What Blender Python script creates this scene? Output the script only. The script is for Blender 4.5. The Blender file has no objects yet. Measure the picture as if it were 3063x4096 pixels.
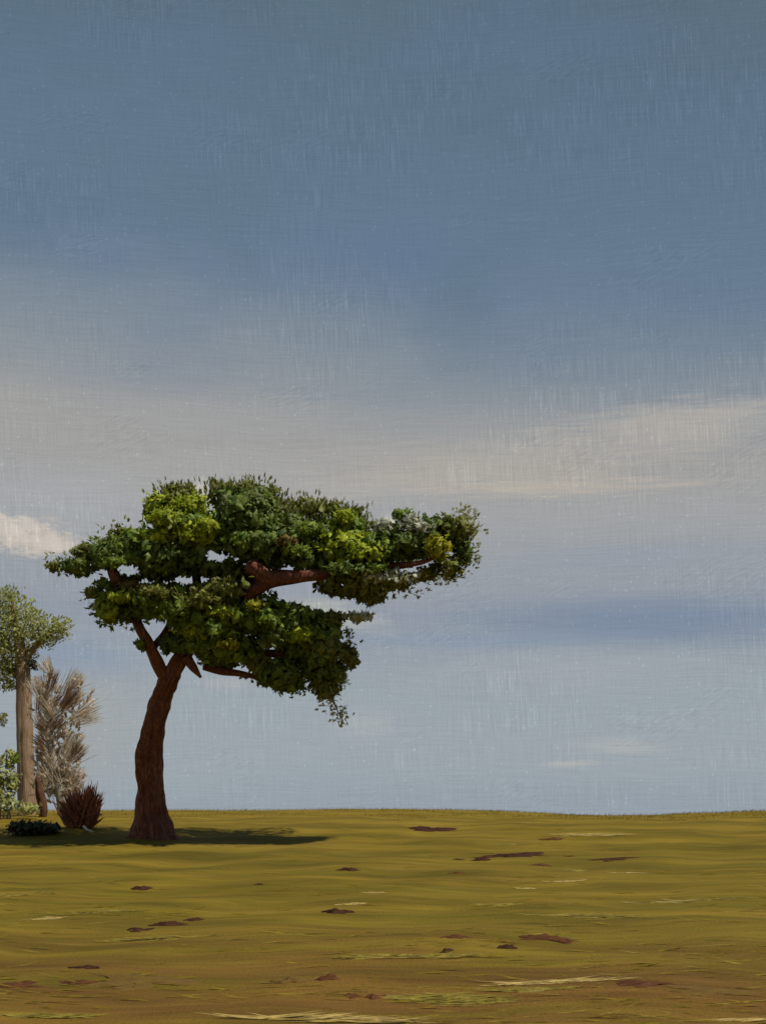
import bpy, bmesh, math, random
import numpy as np
from mathutils import Vector, Matrix, noise as mnoise

R = math.radians
scene = bpy.context.scene
COL = scene.collection

# ------------------------------------------------------------------ camera
F = 5627.0            # focal length in photograph pixels (photograph 3063 x 4096)
CX, PH = 1531.5, 3240.0   # column of the axis, row of eye level
EYE = 1.6
cam_d = bpy.data.cameras.new('camera')
cam_d.sensor_fit = 'VERTICAL'
cam_d.sensor_height = 36.0
cam_d.lens = 36.0 * F / 4096.0
cam_d.shift_y = (PH - 2048.0) / 4096.0
cam_d.clip_start = 0.1
cam_d.clip_end = 6000
cam = bpy.data.objects.new('camera', cam_d)
cam.location = (0, 0, EYE)
cam.rotation_euler = (R(90), 0, 0)
COL.objects.link(cam)
scene.camera = cam
scene.cycles.max_bounces = 5
scene.cycles.diffuse_bounces = 3

scene.view_settings.view_transform = 'Standard'
scene.view_settings.look = 'None'
scene.view_settings.exposure = 0.0
scene.view_settings.gamma = 1.0
scene.view_settings.use_curve_mapping = False

SUN_DIR = Vector((0.52, -0.28, 1.0)).normalized()      # towards the sun
SUN_EL = math.asin(SUN_DIR.z)
SUN_AZ = math.atan2(SUN_DIR.x, SUN_DIR.y)


def lin(r, g, b):
    def f(c):
        c /= 255.0
        return c / 12.92 if c <= 0.04045 else ((c + 0.055) / 1.055) ** 2.4
    return (f(r), f(g), f(b), 1.0)


class NT:
    """small expression builder for shader nodes"""
    def __init__(self, tree):
        self.t = tree
        self.n = tree.nodes
        self.l = tree.links

    def _in(self, sock, v):
        if hasattr(v, 'is_linked') or isinstance(v, bpy.types.NodeSocket):
            self.l.new(v, sock)
        else:
            sock.default_value = v

    def m(self, op, a, b=None, c=None, clamp=False):
        nd = self.n.new('ShaderNodeMath')
        nd.operation = op
        nd.use_clamp = clamp
        self._in(nd.inputs[0], a)
        if b is not None:
            self._in(nd.inputs[1], b)
        if c is not None:
            self._in(nd.inputs[2], c)
        return nd.outputs[0]

    def xyz(self, x, y, z=0.0):
        nd = self.n.new('ShaderNodeCombineXYZ')
        self._in(nd.inputs[0], x)
        self._in(nd.inputs[1], y)
        self._in(nd.inputs[2], z)
        return nd.outputs[0]

    def noise(self, vec, scale=1.0, detail=2.0, rough=0.5, dist=0.0):
        nd = self.n.new('ShaderNodeTexNoise')
        nd.inputs['Scale'].default_value = scale
        nd.inputs['Detail'].default_value = detail
        nd.inputs['Roughness'].default_value = rough
        nd.inputs['Distortion'].default_value = dist
        self.l.new(vec, nd.inputs['Vector'])
        return nd.outputs[0]

    def voro(self, vec, scale=1.0):
        nd = self.n.new('ShaderNodeTexVoronoi')
        nd.inputs['Scale'].default_value = scale
        self.l.new(vec, nd.inputs['Vector'])
        return nd.outputs['Distance']

    def smooth(self, v, a, b, lo=0.0, hi=1.0):
        nd = self.n.new('ShaderNodeMapRange')
        nd.interpolation_type = 'SMOOTHSTEP'
        self._in(nd.inputs[0], v)
        nd.inputs[1].default_value = a
        nd.inputs[2].default_value = b
        nd.inputs[3].default_value = lo
        nd.inputs[4].default_value = hi
        return nd.outputs[0]

    def ramp(self, v, stops):
        nd = self.n.new('ShaderNodeValToRGB')
        el = nd.color_ramp.elements
        while len(el) < len(stops):
            el.new(0.5)
        for e, (p, c) in zip(el, sorted(stops, key=lambda s: s[0])):
            e.position = p
            e.color = c
        self._in(nd.inputs[0], v)
        return nd.outputs[0]

    def mix(self, f, a, b, mode='MIX'):
        nd = self.n.new('ShaderNodeMix')
        nd.data_type = 'RGBA'
        nd.blend_type = mode
        self._in(nd.inputs[0], f)
        self._in(nd.inputs[6], a)
        self._in(nd.inputs[7], b)
        return nd.outputs[2]

    def grey(self, v):
        return self.xyz(v, v, v)


# ------------------------------------------------------------------ sky
world = bpy.data.worlds.new('World')
scene.world = world
world.use_nodes = True
wt = world.node_tree
wt.nodes.clear()
W = NT(wt)
wo = wt.nodes.new('ShaderNodeOutputWorld')
bg = wt.nodes.new('ShaderNodeBackground')
bg.inputs[1].default_value = 0.1
wt.links.new(bg.outputs[0], wo.inputs[0])
sky = wt.nodes.new('ShaderNodeTexSky')
sky.sky_type = 'NISHITA'
sky.sun_disc = False
sky.sun_elevation = SUN_EL
sky.sun_rotation = SUN_AZ
sky.air_density = 1.0
sky.dust_density = 2.0
sky.ozone_density = 2.0
tc = wt.nodes.new('ShaderNodeTexCoord')
sp = wt.nodes.new('ShaderNodeSeparateXYZ')
wt.links.new(tc.outputs['Generated'], sp.inputs[0])
dx, dy, dz = sp.outputs[0], sp.outputs[1], sp.outputs[2]
az = W.m('ARCTAN2', dx, dy)
hyp = W.m('MAXIMUM', W.m('SQRT', W.m('ADD', W.m('MULTIPLY', dx, dx), W.m('MULTIPLY', dy, dy))), 0.02)
el = W.m('DIVIDE', dz, hyp)                       # tangent of the elevation
sin_az = W.m('SINE', az)
# streaky cloud layers: everything drawn out along the horizon
flow = W.xyz(W.m('MULTIPLY', az, 3.0), W.m('MULTIPLY', el, 16.0))
n_flow = W.m('SUBTRACT', W.noise(flow, 1.0, 3.0, 0.55), 0.5)
n_soft = W.m('SUBTRACT', W.noise(W.xyz(W.m('MULTIPLY', az, 5.0), W.m('MULTIPLY', el, 9.0), 7.0), 1.0, 3.0, 0.5), 0.5)
tilt = W.m('MULTIPLY', W.m('MULTIPLY', sin_az, 0.10), W.smooth(el, 0.12, 0.33))
elw = W.m('ADD', W.m('ADD', el, tilt), W.m('MULTIPLY', n_flow, 0.065))


def vrow(r):
    return (PH - r) / F


SK = [(0, (92, 112, 128)), (350, (96, 117, 135)), (700, (100, 121, 141)), (1000, (105, 125, 147)), (1220, (115, 132, 150)),
      (1420, (131, 143, 154)), (1640, (150, 155, 159)), (1860, (164, 163, 160)), (2080, (163, 165, 167)),
      (2300, (154, 160, 167)), (2480, (147, 155, 167)), (2640, (154, 163, 171)), (2850, (158, 168, 175)),
      (3080, (158, 168, 175)), (3240, (152, 163, 173))]
VMAX = 0.60
base = W.ramp(W.m('DIVIDE', elw, VMAX), [(max(0.0, vrow(r) / VMAX), lin(*c)) for r, c in SK])
blue_patch = W.smooth(n_soft, -0.05, 0.25, 0.0, 0.5)
base = W.mix(W.m('MULTIPLY', blue_patch, W.smooth(el, 0.26, 0.36)), base, lin(100, 121, 150))
olive_patch = W.smooth(W.noise(W.xyz(W.m('MULTIPLY', az, 7.0), W.m('MULTIPLY', el, 6.0), 31.0), 1.0, 2.0), 0.5, 0.75, 0.0, 0.5)
base = W.mix(W.m('MULTIPLY', olive_patch, W.smooth(el, 0.26, 0.4)), base, lin(98, 120, 134))


fineA = W.m('SUBTRACT', W.noise(W.xyz(W.m('MULTIPLY', az, 22.0), W.m('MULTIPLY', W.m('ADD', el, W.m('MULTIPLY', n_soft, .02)), 260.0), 3.3), 1.0, 3.0, 0.65), 0.5)
fineB = W.m('SUBTRACT', W.noise(W.xyz(W.m('MULTIPLY', az, 70.0), W.m('MULTIPLY', el, 150.0), 8.3), 1.0, 3.0, 0.75), 0.5)


def cloud(col, row, rx, ry, color, amount, slope=0.0, rag=0.5, hard=0.0):
    """a cloud of its own: an elongated smear with frayed ends"""
    global base
    u0 = math.atan((col - CX) / F)
    v0 = (PH - row) / F * math.cos(u0)
    du = W.m('SUBTRACT', az, u0)
    dv = W.m('SUBTRACT', W.m('SUBTRACT', el, v0), W.m('MULTIPLY', du, slope))
    a = W.m('DIVIDE', du, rx / F)
    b = W.m('DIVIDE', dv, ry / F)
    d = W.m('SQRT', W.m('ADD', W.m('MULTIPLY', a, a), W.m('MULTIPLY', b, b)))
    fine = fineB if hard else fineA
    d = W.m('ADD', d, W.m('MULTIPLY', fine, rag * 2.2))
    k = W.smooth(d, 0.15 + 0.6 * hard, 1.15, amount, 0.0)
    base = W.mix(k, base, lin(*color))


cloud(2720, 1700, 520, 120, (190, 182, 171), 0.65, 0.05, 0.7)
cloud(1950, 1870, 850, 130, (184, 177, 166), 0.65, 0.05, 0.6)
cloud(2250, 1945, 600, 50, (192, 182, 168), 0.6, 0.0, 0.9)
cloud(1350, 1960, 330, 60, (178, 174, 168), 0.5, 0.05)
cloud(800, 1650, 600, 110, (168, 167, 164), 0.45, 0.02)
cloud(250, 2020, 560, 200, (172, 174, 175), 0.6, 0.0, 0.5)
cloud(900, 1900, 500, 120, (170, 169, 166), 0.5, 0.03, 0.7)
cloud(2300, 1800, 900, 130, (168, 166, 162), 0.5, 0.06, 0.6)
cloud(2600, 2490, 950, 130, (120, 138, 161), 0.75, -0.01, 0.3)
cloud(2450, 2230, 700, 90, (146, 155, 170), 0.4, 0.0)
cloud(300, 2640, 330, 110, (124, 146, 176), 0.6, 0.0, 0.5)
cloud(1900, 2560, 700, 50, (138, 153, 174), 0.5, 0.0)
cloud(2250, 2690, 750, 110, (166, 173, 178), 0.5, 0.03)
cloud(1460, 2900, 170, 80, (176, 180, 182), 0.5, 0.0)
cloud(900, 2730, 130, 40, (176, 176, 178), 0.5, 0.0)
cloud(2480, 2985, 260, 40, (182, 184, 182), 0.45, -0.05)
cloud(2280, 3056, 150, 16, (190, 188, 182), 0.55, 0.03)
cloud(360, 2860, 300, 330, (164, 166, 166), 0.55, 0.0, 0.4)
cloud(1330, 2450, 250, 62, (184, 186, 176), 0.7, -0.25, 0.8)
cloud(805, 1965, 38, 55, (198, 192, 182), 0.8, 0.0, 0.9, 0.5)
cloud(1600, 2080, 70, 40, (190, 186, 180), 0.7, 0.0, 0.9, 0.5)
cloud(130, 2150, 215, 85, (198, 189, 178), 0.95, -0.12, 1.0, 0.5)
cloud(60, 2110, 140, 45, (206, 198, 188), 0.85, -0.1, 1.2, 0.4)
cloud(200, 2165, 80, 40, (206, 198, 188), 0.8, -0.1, 1.2, 0.4)

# brush relief painted into the sky colour: thin upright streaks, level streaks and specks
patch = W.smooth(W.noise(W.xyz(W.m('MULTIPLY', az, 9.0), W.m('MULTIPLY', el, 9.0), 3.0), 1.0, 2.0), 0.35, 0.7, 0.25, 1.0)
bend = W.m('MULTIPLY', W.m('SUBTRACT', W.noise(W.xyz(az, el, 2.0), 9.0, 1.0), 0.5), 0.012)
up = W.m('SUBTRACT', W.noise(W.xyz(W.m('MULTIPLY', W.m('ADD', az, W.m('MULTIPLY', el, 0.05)), 820.0), W.m('MULTIPLY', el, 40.0)), 1.0, 2.0, 0.6), 0.5)
lev = W.m('SUBTRACT', W.noise(W.xyz(W.m('MULTIPLY', az, 26.0), W.m('MULTIPLY', W.m('ADD', el, bend), 820.0), 5.0), 1.0, 2.0, 0.6), 0.5)
spk = W.smooth(W.voro(W.xyz(W.m('MULTIPLY', az, 150.0), W.m('MULTIPLY', el, 130.0), 1.0), 1.0), 0.05, 0.17, 1.0, 0.0)
grain = W.m('SUBTRACT', W.noise(W.xyz(W.m('MULTIPLY', az, 700.0), W.m('MULTIPLY', el, 700.0), 9.0), 1.0, 1.0), 0.5)
tex = W.m('ADD', W.m('MULTIPLY', W.m('MULTIPLY', up, patch), 0.46), W.m('MULTIPLY', lev, 0.24))
lines = W.m('MULTIPLY', W.smooth(up, 0.08, 0.2), W.smooth(patch, 0.45, 0.95))  # thin light lines, painted highlights of the brush relief
tex = W.m('ADD', tex, W.m('MULTIPLY', lines, 0.12))
swirl = W.noise(W.xyz(W.m('ADD', W.m('MULTIPLY', az, 90.0), W.m('MULTIPLY', el, 60.0)), W.m('SUBTRACT', W.m('MULTIPLY', el, 520.0), W.m('MULTIPLY', az, 260.0)), 4.0), 1.0, 2.0, 0.6)
smask = W.smooth(W.noise(W.xyz(W.m('MULTIPLY', az, 14.0), W.m('MULTIPLY', el, 22.0), 13.0), 1.0, 1.0), 0.56, 0.68)
tex = W.m('ADD', tex, W.m('MULTIPLY', W.m('MULTIPLY', W.m('SUBTRACT', swirl, 0.5), smask), 0.4))
tex = W.m('ADD', tex, W.m('MULTIPLY', spk, 0.17))
tex = W.m('ADD', tex, W.m('MULTIPLY', grain, 0.16))
tex = W.m('ADD', tex, 1.0)
painted = W.mix(1.0, base, W.grey(W.m('MULTIPLY', tex, 10.0)), 'MULTIPLY')
final = W.mix(0.94, W.mix(1.0, sky.outputs[0], (0.35, 0.35, 0.35, 1), 'MULTIPLY'), painted)
wt.links.new(final, bg.inputs[0])

# ------------------------------------------------------------------ sun
sd = bpy.data.lights.new('sun', 'SUN')
sd.energy = 4.7
sd.angle = R(1.0)
sd.color = (1.0, 0.93, 0.82)
so = bpy.data.objects.new('sun', sd)
so.rotation_euler = (-SUN_DIR).to_track_quat('-Z', 'Y').to_euler()
so.location = (20, 20, 60)
COL.objects.link(so)


# ------------------------------------------------------------------ helpers
def smoothstep(a, b, x):
    t = np.clip((x - a) / (b - a), 0, 1)
    return t * t * (3 - 2 * t)


PROF_Y = [-3000, -60, 0, 9, 11.5, 15, 20, 26, 30.5, 33, 35.5, 38, 42, 48, 56, 75, 120, 300, 3000]
PROF_Z = [-3.0, -0.5, -0.02, 0.0, 0.03, 0.10, 0.22, 0.40, 0.54, 0.69, 0.92, 1.11, 1.30, 1.48, 1.585, 1.50, 0.6, -5.0, -70.0]
# cubic (Hermite) interpolation of the rise
_py, _pz = np.array(PROF_Y, float), np.array(PROF_Z, float)
_d = np.diff(_pz) / np.diff(_py)
_t = np.concatenate([[_d[0]], (_d[:-1] + _d[1:]) / 2, [_d[-1]]])
for _i in range(1, len(_t) - 1):
    if _d[_i - 1] * _d[_i] <= 0:
        _t[_i] = 0


def profile(y):
    y = np.clip(np.asarray(y, float), _py[0], _py[-1])
    i = np.clip(np.searchsorted(_py, y) - 1, 0, len(_py) - 2)
    h = _py[i + 1] - _py[i]
    t = (y - _py[i]) / h
    return ((2 * t**3 - 3 * t**2 + 1) * _pz[i] + (t**3 - 2 * t**2 + t) * h * _t[i]
            + (-2 * t**3 + 3 * t**2) * _pz[i + 1] + (t**3 - t**2) * h * _t[i + 1])


CREST_X = np.array([-400, -16, -12, -8, -3, 0, 3, 6, 8.5, 11.5, 14, 18, 400], float)
CREST_D = np.array([0, -.02, -.02, -.02, 0.0, 0.05, 0.02, -.12, -.27, -.16, -.02, .03, 0], float)


def ground_z(x, y):
    x = np.asarray(x, float)
    y = np.asarray(y, float)
    z = profile(y)
    und = np.interp(x * 53.0 / np.maximum(y, 20), CREST_X, CREST_D)
    # soften the undulation
    for o in (-1.5, 1.5):
        und = und + np.interp(x * 53.0 / np.maximum(y, 20) + o, CREST_X, CREST_D)
    z = z + und / 3 * smoothstep(38, 53, y) * (1 - smoothstep(120, 400, y))
    w = smoothstep(4, 12, y) * (1 - smoothstep(46, 70, y))
    z = z + w * (0.035 * np.sin(x * 0.9 + y * 0.5) * np.sin(y * 0.45 + 1.0) + 0.02 * np.sin(x * 2.3 - y * 0.8) + 0.012 * np.sin(x * 0.6 + y * 3.1))
    return z


def row_of(x, y):
    return PH - (float(ground_z(x, y)) - EYE) * F / y


def ground_at(px, py):
    """point of the ground seen at photograph pixel (px, py)"""
    lo, hi = 6.0, 52.0
    s = (px - CX) / F
    for _ in range(50):
        mid = (lo + hi) / 2
        if row_of(s * mid, mid) > py:
            lo = mid
        else:
            hi = mid
    y = (lo + hi) / 2
    return Vector((s * y, y, float(ground_z(s * y, y))))


def P(px, py, y):
    return Vector(((px - CX) / F * y, y, EYE + (PH - py) / F * y))


def make_obj(name, verts, faces, mat, parent=None, smooth=True):
    me = bpy.data.meshes.new(name)
    me.from_pydata([tuple(v) for v in verts], [], faces)
    me.materials.append(mat)
    if smooth:
        me.polygons.foreach_set('use_smooth', [True] * len(me.polygons))
    me.update()
    o = bpy.data.objects.new(name, me)
    COL.objects.link(o)
    if parent is not None:
        o.parent = parent
        o.matrix_parent_inverse = Matrix.Translation(-parent.matrix_basis.translation) if parent.type == 'EMPTY' else Matrix()
    return o


def quads_obj(name, V, Q, mat, parent=None, smooth=False, loc=None):
    """V (n,3) array, Q (m,4) int array"""
    V = np.asarray(V, np.float32)
    Q = np.asarray(Q, np.int32)
    me = bpy.data.meshes.new(name)
    me.vertices.add(len(V))
    me.vertices.foreach_set('co', V.ravel())
    me.loops.add(Q.size)
    me.loops.foreach_set('vertex_index', Q.ravel())
    me.polygons.add(len(Q))
    me.polygons.foreach_set('loop_start', np.arange(0, Q.size, Q.shape[1], dtype=np.int32))
    me.polygons.foreach_set('use_smooth', np.full(len(Q), smooth))
    me.materials.append(mat)
    me.update(calc_edges=True)
    me.validate()
    o = bpy.data.objects.new(name, me)
    COL.objects.link(o)
    if parent is not None:
        o.parent = parent
        if parent.type == 'EMPTY':
            o.matrix_parent_inverse = Matrix.Translation(-parent.matrix_basis.translation)
    return o


def empty(name, loc):
    o = bpy.data.objects.new(name, None)
    o.location = loc
    o.empty_display_size = 0.3
    COL.objects.link(o)
    return o


def tag(o, label, cat, group=None, kind=None):
    if label:
        o['label'] = label
    if cat:
        o['category'] = cat
    if group:
        o['group'] = group
    if kind:
        o['kind'] = kind
    return o


# ------------------------------------------------------------------ materials
def new_mat(name):
    m = bpy.data.materials.new(name)
    m.use_nodes = True
    t = m.node_tree
    t.nodes.clear()
    N = NT(t)
    out = t.nodes.new('ShaderNodeOutputMaterial')
    b = t.nodes.new('ShaderNodeBsdfPrincipled')
    t.links.new(b.outputs[0], out.inputs[0])
    return m, N, b, out


def leaf_mat(name, cols, rough=0.5, spec=0.25, trans=0.42):
    m, N, b, out = new_mat(name)
    g = N.n.new('ShaderNodeNewGeometry')
    rnd = g.outputs['Random Per Island']
    n = len(cols)
    c = N.ramp(rnd, [(i / max(1, n - 1), (*cc, 1)) for i, cc in enumerate(cols)])
    tcn = N.n.new('ShaderNodeTexCoord')
    nz = N.noise(tcn.outputs['Object'], 9.0, 3.0, 0.6)
    c = N.mix(1.0, c, N.grey(N.smooth(nz, 0.25, 0.75, 0.65, 1.35)), 'MULTIPLY')
    N.l.new(c, b.inputs['Base Color'])
    b.inputs['Roughness'].default_value = rough
    b.inputs['Specular IOR Level'].default_value = spec
    bp = N.n.new('ShaderNodeBump')
    bp.inputs['Strength'].default_value = 0.6
    bp.inputs['Distance'].default_value = 0.004
    N.l.new(N.noise(tcn.outputs['Object'], 40.0, 2.0), bp.inputs['Height'])
    N.l.new(bp.outputs[0], b.inputs['Normal'])
    if trans > 0:
        tr = N.n.new('ShaderNodeBsdfTranslucent')
        N.l.new(c, tr.inputs[0])
        mx = N.n.new('ShaderNodeMixShader')
        mx.inputs[0].default_value = trans
        N.l.new(b.outputs[0], mx.inputs[1])
        N.l.new(tr.outputs[0], mx.inputs[2])
        N.l.new(mx.outputs[0], out.inputs[0])
    return m


def shade(k, cols):
    return [tuple(min(.6, v * k) for v in c) for c in cols]


LM = {
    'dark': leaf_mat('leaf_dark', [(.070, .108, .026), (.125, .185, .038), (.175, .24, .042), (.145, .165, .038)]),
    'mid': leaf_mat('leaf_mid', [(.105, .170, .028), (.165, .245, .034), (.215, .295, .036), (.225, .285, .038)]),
    'bright': leaf_mat('leaf_highlight', [(.20, .27, .024), (.30, .37, .024), (.38, .44, .026), (.42, .46, .028)]),  # lighter greens that put the crown's highlights into the leaf colour
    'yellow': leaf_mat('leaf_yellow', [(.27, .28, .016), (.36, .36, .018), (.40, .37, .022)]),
    'olive': leaf_mat('leaf_olive', [(.13, .15, .030), (.18, .195, .038), (.21, .22, .042), (.17, .16, .036)]),
    'rust': leaf_mat('leaf_rust', shade(2.0, [(.070, .042, .012), (.090, .060, .014), (.08, .068, .013)])),
    'sage': leaf_mat('leaf_sage', shade(1.7, [(.20, .22, .16), (.28, .29, .22), (.34, .34, .28), (.14, .16, .10)]), trans=0.4),
    'haze': leaf_mat('leaf_pale_olive', [(.44, .44, .26), (.52, .52, .34), (.38, .38, .20)], trans=0.5),
    'far': leaf_mat('leaf_far', shade(3.0, [(.105, .110, .034), (.13, .135, .042), (.15, .15, .055), (.10, .105, .03)]), trans=0.5),
    'farlight': leaf_mat('leaf_far_light', shade(2.2, [(.15, .16, .07), (.19, .20, .09), (.13, .15, .05)]), trans=0.4),
    'drybrown': leaf_mat('leaf_dry_brown', shade(1.15, [(.13, .070, .035), (.18, .105, .06), (.10, .048, .024)]), trans=0.3),
    'drypale': leaf_mat('leaf_dry_pale', [(.60, .51, .39), (.66, .58, .46), (.52, .42, .31)], trans=0.4),
    'rustbush': leaf_mat('leaf_rust_bush', shade(3.6, [(.040, .014, .009), (.062, .022, .012), (.080, .030, .016)]), trans=0.15, rough=0.45),
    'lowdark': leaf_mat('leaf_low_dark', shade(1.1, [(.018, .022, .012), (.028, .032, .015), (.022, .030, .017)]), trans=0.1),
    'straw': leaf_mat('straw', [(.34, .25, .07), (.42, .31, .11), (.27, .19, .04)], trans=0.2),
    'straw_green': leaf_mat('straw_green', [(.20, .155, .020), (.24, .185, .030), (.17, .13, .014)], trans=0.2),
}


def bark_mat(name, c0, c1, c2, sx=26.0, sz=2.2, rough=0.42, bump=0.05, side=None):
    m, N, b, out = new_mat(name)
    tcn = N.n.new('ShaderNodeTexCoord')
    mp = N.n.new('ShaderNodeMapping')
    mp.inputs['Scale'].default_value = (sx, sx, sz)
    N.l.new(tcn.outputs['Object'], mp.inputs[0])
    n1 = N.noise(mp.outputs[0], 1.0, 4.0, 0.6, 0.5)
    n2 = N.noise(tcn.outputs['Object'], 2.2, 3.0, 0.6)
    c = N.ramp(N.m('ADD', N.m('MULTIPLY', n1, 0.75), N.m('MULTIPLY', n2, 0.25)), [(0.28, (*c0, 1)), (0.5, (*c1, 1)), (0.74, (*c2, 1))])
    N.l.new(c, b.inputs['Base Color'])
    b.inputs['Roughness'].default_value = rough
    b.inputs['Specular IOR Level'].default_value = 0.18
    bp = N.n.new('ShaderNodeBump')
    bp.inputs['Strength'].default_value = 0.9
    bp.inputs['Distance'].default_value = bump
    N.l.new(n1, bp.inputs['Height'])
    N.l.new(bp.outputs[0], b.inputs['Normal'])
    return m


BARK = bark_mat('bark_dark_red', (.034, .011, .007), (.140, .046, .026), (.40, .17, .09), 34.0, 1.6)
BARK_TAN = bark_mat('bark_tan', (.15, .075, .035), (.27, .18, .11), (.36, .29, .21), 30.0, 1.4, 0.6)
BARK_PALE = bark_mat('bark_pale', (.24, .20, .15), (.34, .30, .24), (.40, .37, .31), 40.0, 2.0, 0.6)
BARK_RUST = bark_mat('bark_rust', (.055, .022, .012), (.10, .042, .022), (.16, .08, .042), 40.0, 3.0, 0.45)
BLEACHED = bark_mat('bleached_wood', (.40, .39, .34), (.55, .54, .47), (.62, .6, .53), 60.0, 60.0, 0.5)


def clod_mat(name, a, b_, c_):
    m, N, b, out = new_mat(name)
    tcn = N.n.new('ShaderNodeTexCoord')
    mp = N.n.new('ShaderNodeMapping')
    mp.inputs['Scale'].default_value = (5, 22, 22)
    N.l.new(tcn.outputs['Object'], mp.inputs[0])
    n1 = N.noise(mp.outputs[0], 1.0, 4.0, 0.6, 0.4)
    c = N.ramp(n1, [(0.3, (*a, 1)), (0.5, (*b_, 1)), (0.72, (*c_, 1))])
    N.l.new(c, b.inputs['Base Color'])
    b.inputs['Roughness'].default_value = 0.75
    b.inputs['Specular IOR Level'].default_value = 0.08
    bp = N.n.new('ShaderNodeBump')
    bp.inputs['Strength'].default_value = 0.8
    bp.inputs['Distance'].default_value = 0.02
    N.l.new(n1, bp.inputs['Height'])
    N.l.new(bp.outputs[0], b.inputs['Normal'])
    return m


CLOD_DARK = clod_mat('earth_dark', (.016, .006, .004), (.036, .014, .007), (.080, .034, .014))
CLOD_RED = clod_mat('earth_red', (.040, .015, .006), (.075, .029, .011), (.13, .056, .018))
CLOD_SOFT = clod_mat('earth_soft', (.085, .050, .013), (.11, .066, .016), (.14, .088, .020))

# ground
GM, G, gb, gout = new_mat('dry_grassland')
gtc = G.n.new('ShaderNodeTexCoord')
gsp = G.n.new('ShaderNodeSeparateXYZ')
G.l.new(gtc.outputs['Object'], gsp.inputs[0])
gx, gy = gsp.outputs[0], gsp.outputs[1]
warp = G.m('MULTIPLY', G.m('SUBTRACT', G.noise(G.xyz(gx, gy), 0.35, 2.0), 0.5), 2.2)
yw = G.m('ADD', gy, warp)
lay = G.noise(G.xyz(G.m('MULTIPLY', gx, 0.16), G.m('MULTIPLY', yw, 0.62)), 1.0, 4.0, 0.6, 0.4)
c = G.ramp(lay, [(0.30, (.095, .077, .008, 1)), (0.44, (.125, .097, .009, 1)), (0.55, (.152, .110, .011, 1)), (0.70, (.19, .128, .017, 1))])
# the worn, browner turf near by and along some bands
brown = G.noise(G.xyz(G.m('MULTIPLY', gx, 0.22), G.m('MULTIPLY', yw, 0.9), 4.0), 1.0, 3.0, 0.55)
near = G.smooth(yw, 11.5, 20.0, 1.0, 0.0)
kb = G.m('MULTIPLY', G.smooth(brown, 0.30, 0.58), G.m('ADD', G.m('MULTIPLY', near, 0.8), 0.16))
c = G.mix(kb, c, (.122, .064, .014, 1))
# fresher, brighter yellow grass towards the crest
far = G.smooth(yw, 30.0, 47.0)
c = G.mix(G.m('MULTIPLY', far, 0.75), c, G.ramp(lay, [(0.35, (.155, .108, .011, 1)), (0.6, (.19, .130, .015, 1)), (0.75, (.25, .165, .033, 1))]))
# drawn-out light and dark wisps
wis = G.noise(G.xyz(G.m('MULTIPLY', gx, 0.8), G.m('MULTIPLY', yw, 7.0), 8.0), 1.0, 4.0, 0.65, 0.3)
c = G.mix(1.0, c, G.grey(G.smooth(wis, 0.30, 0.70, 0.86, 1.16)), 'MULTIPLY')
big = G.noise(G.xyz(G.m('MULTIPLY', gx, 0.33), G.m('MULTIPLY', yw, 0.8), 21.0), 1.0, 2.0, 0.5)
c = G.mix(1.0, c, G.grey(G.smooth(big, 0.32, 0.68, 0.80, 1.18)), 'MULTIPLY')
spark = G.smooth(G.noise(G.xyz(G.m('MULTIPLY', gx, 0.7), G.m('MULTIPLY', yw, 5.0), 15.0), 1.0, 3.0, 0.6), 0.66, 0.74, 0.0, 0.55)
c = G.mix(spark, c, (.22, .165, .04, 1))
c = G.mix(1.0, c, (.93, .93, .93, 1), 'MULTIPLY')
G.l.new(c, gb.inputs['Base Color'])
gb.inputs['Roughness'].default_value = 0.8
gb.inputs['Specular IOR Level'].default_value = 0.06
bp = G.n.new('ShaderNodeBump')
bp.inputs['Strength'].default_value = 0.7
bp.inputs['Distance'].default_value = 0.03
strk = G.noise(G.xyz(G.m('MULTIPLY', gx, 1.6), G.m('MULTIPLY', yw, 14.0), 12.0), 1.0, 2.0, 0.6, 0.5)
hh = G.m('ADD', G.m('ADD', G.m('MULTIPLY', wis, 0.8), G.m('MULTIPLY', strk, 0.5)), G.m('MULTIPLY', G.noise(G.xyz(G.m('MULTIPLY', gx, 22.0), G.m('MULTIPLY', gy, 10.0)), 1.0, 3.0, 0.65), 1.1))
G.l.new(hh, bp.inputs['Height'])
G.l.new(bp.outputs[0], gb.inputs['Normal'])


# ------------------------------------------------------------------ ground
def build_ground():
    def spread(c):
        return np.array(c)
    xs = np.concatenate([[-3000, -1200, -500, -220, -110, -70], np.arange(-46, -18, 1.0), np.arange(-18, 18.01, 0.2), np.arange(19, 47, 1.0), [70, 110, 220, 500, 1200, 3000]])
    ys = np.concatenate([[-3000, -1000, -300, -100, -40, -15, -4, 0, 3, 5], np.arange(6.5, 60, 0.2), np.arange(60, 130, 2.0), [140, 180, 240, 320, 500, 900, 1600, 3000]])
    X, Y = np.meshgrid(xs, ys)
    Z = ground_z(X, Y)
    V = np.stack([X, Y, Z], -1).reshape(-1, 3)
    nx, ny = len(xs), len(ys)
    i = np.arange(ny - 1)[:, None] * nx + np.arange(nx - 1)[None, :]
    Q = np.stack([i, i + 1, i + nx + 1, i + nx], -1).reshape(-1, 4)
    o = quads_obj('ground', V, Q, GM, smooth=True)
    o['kind'] = 'structure'
    return o


build_ground()


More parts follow.
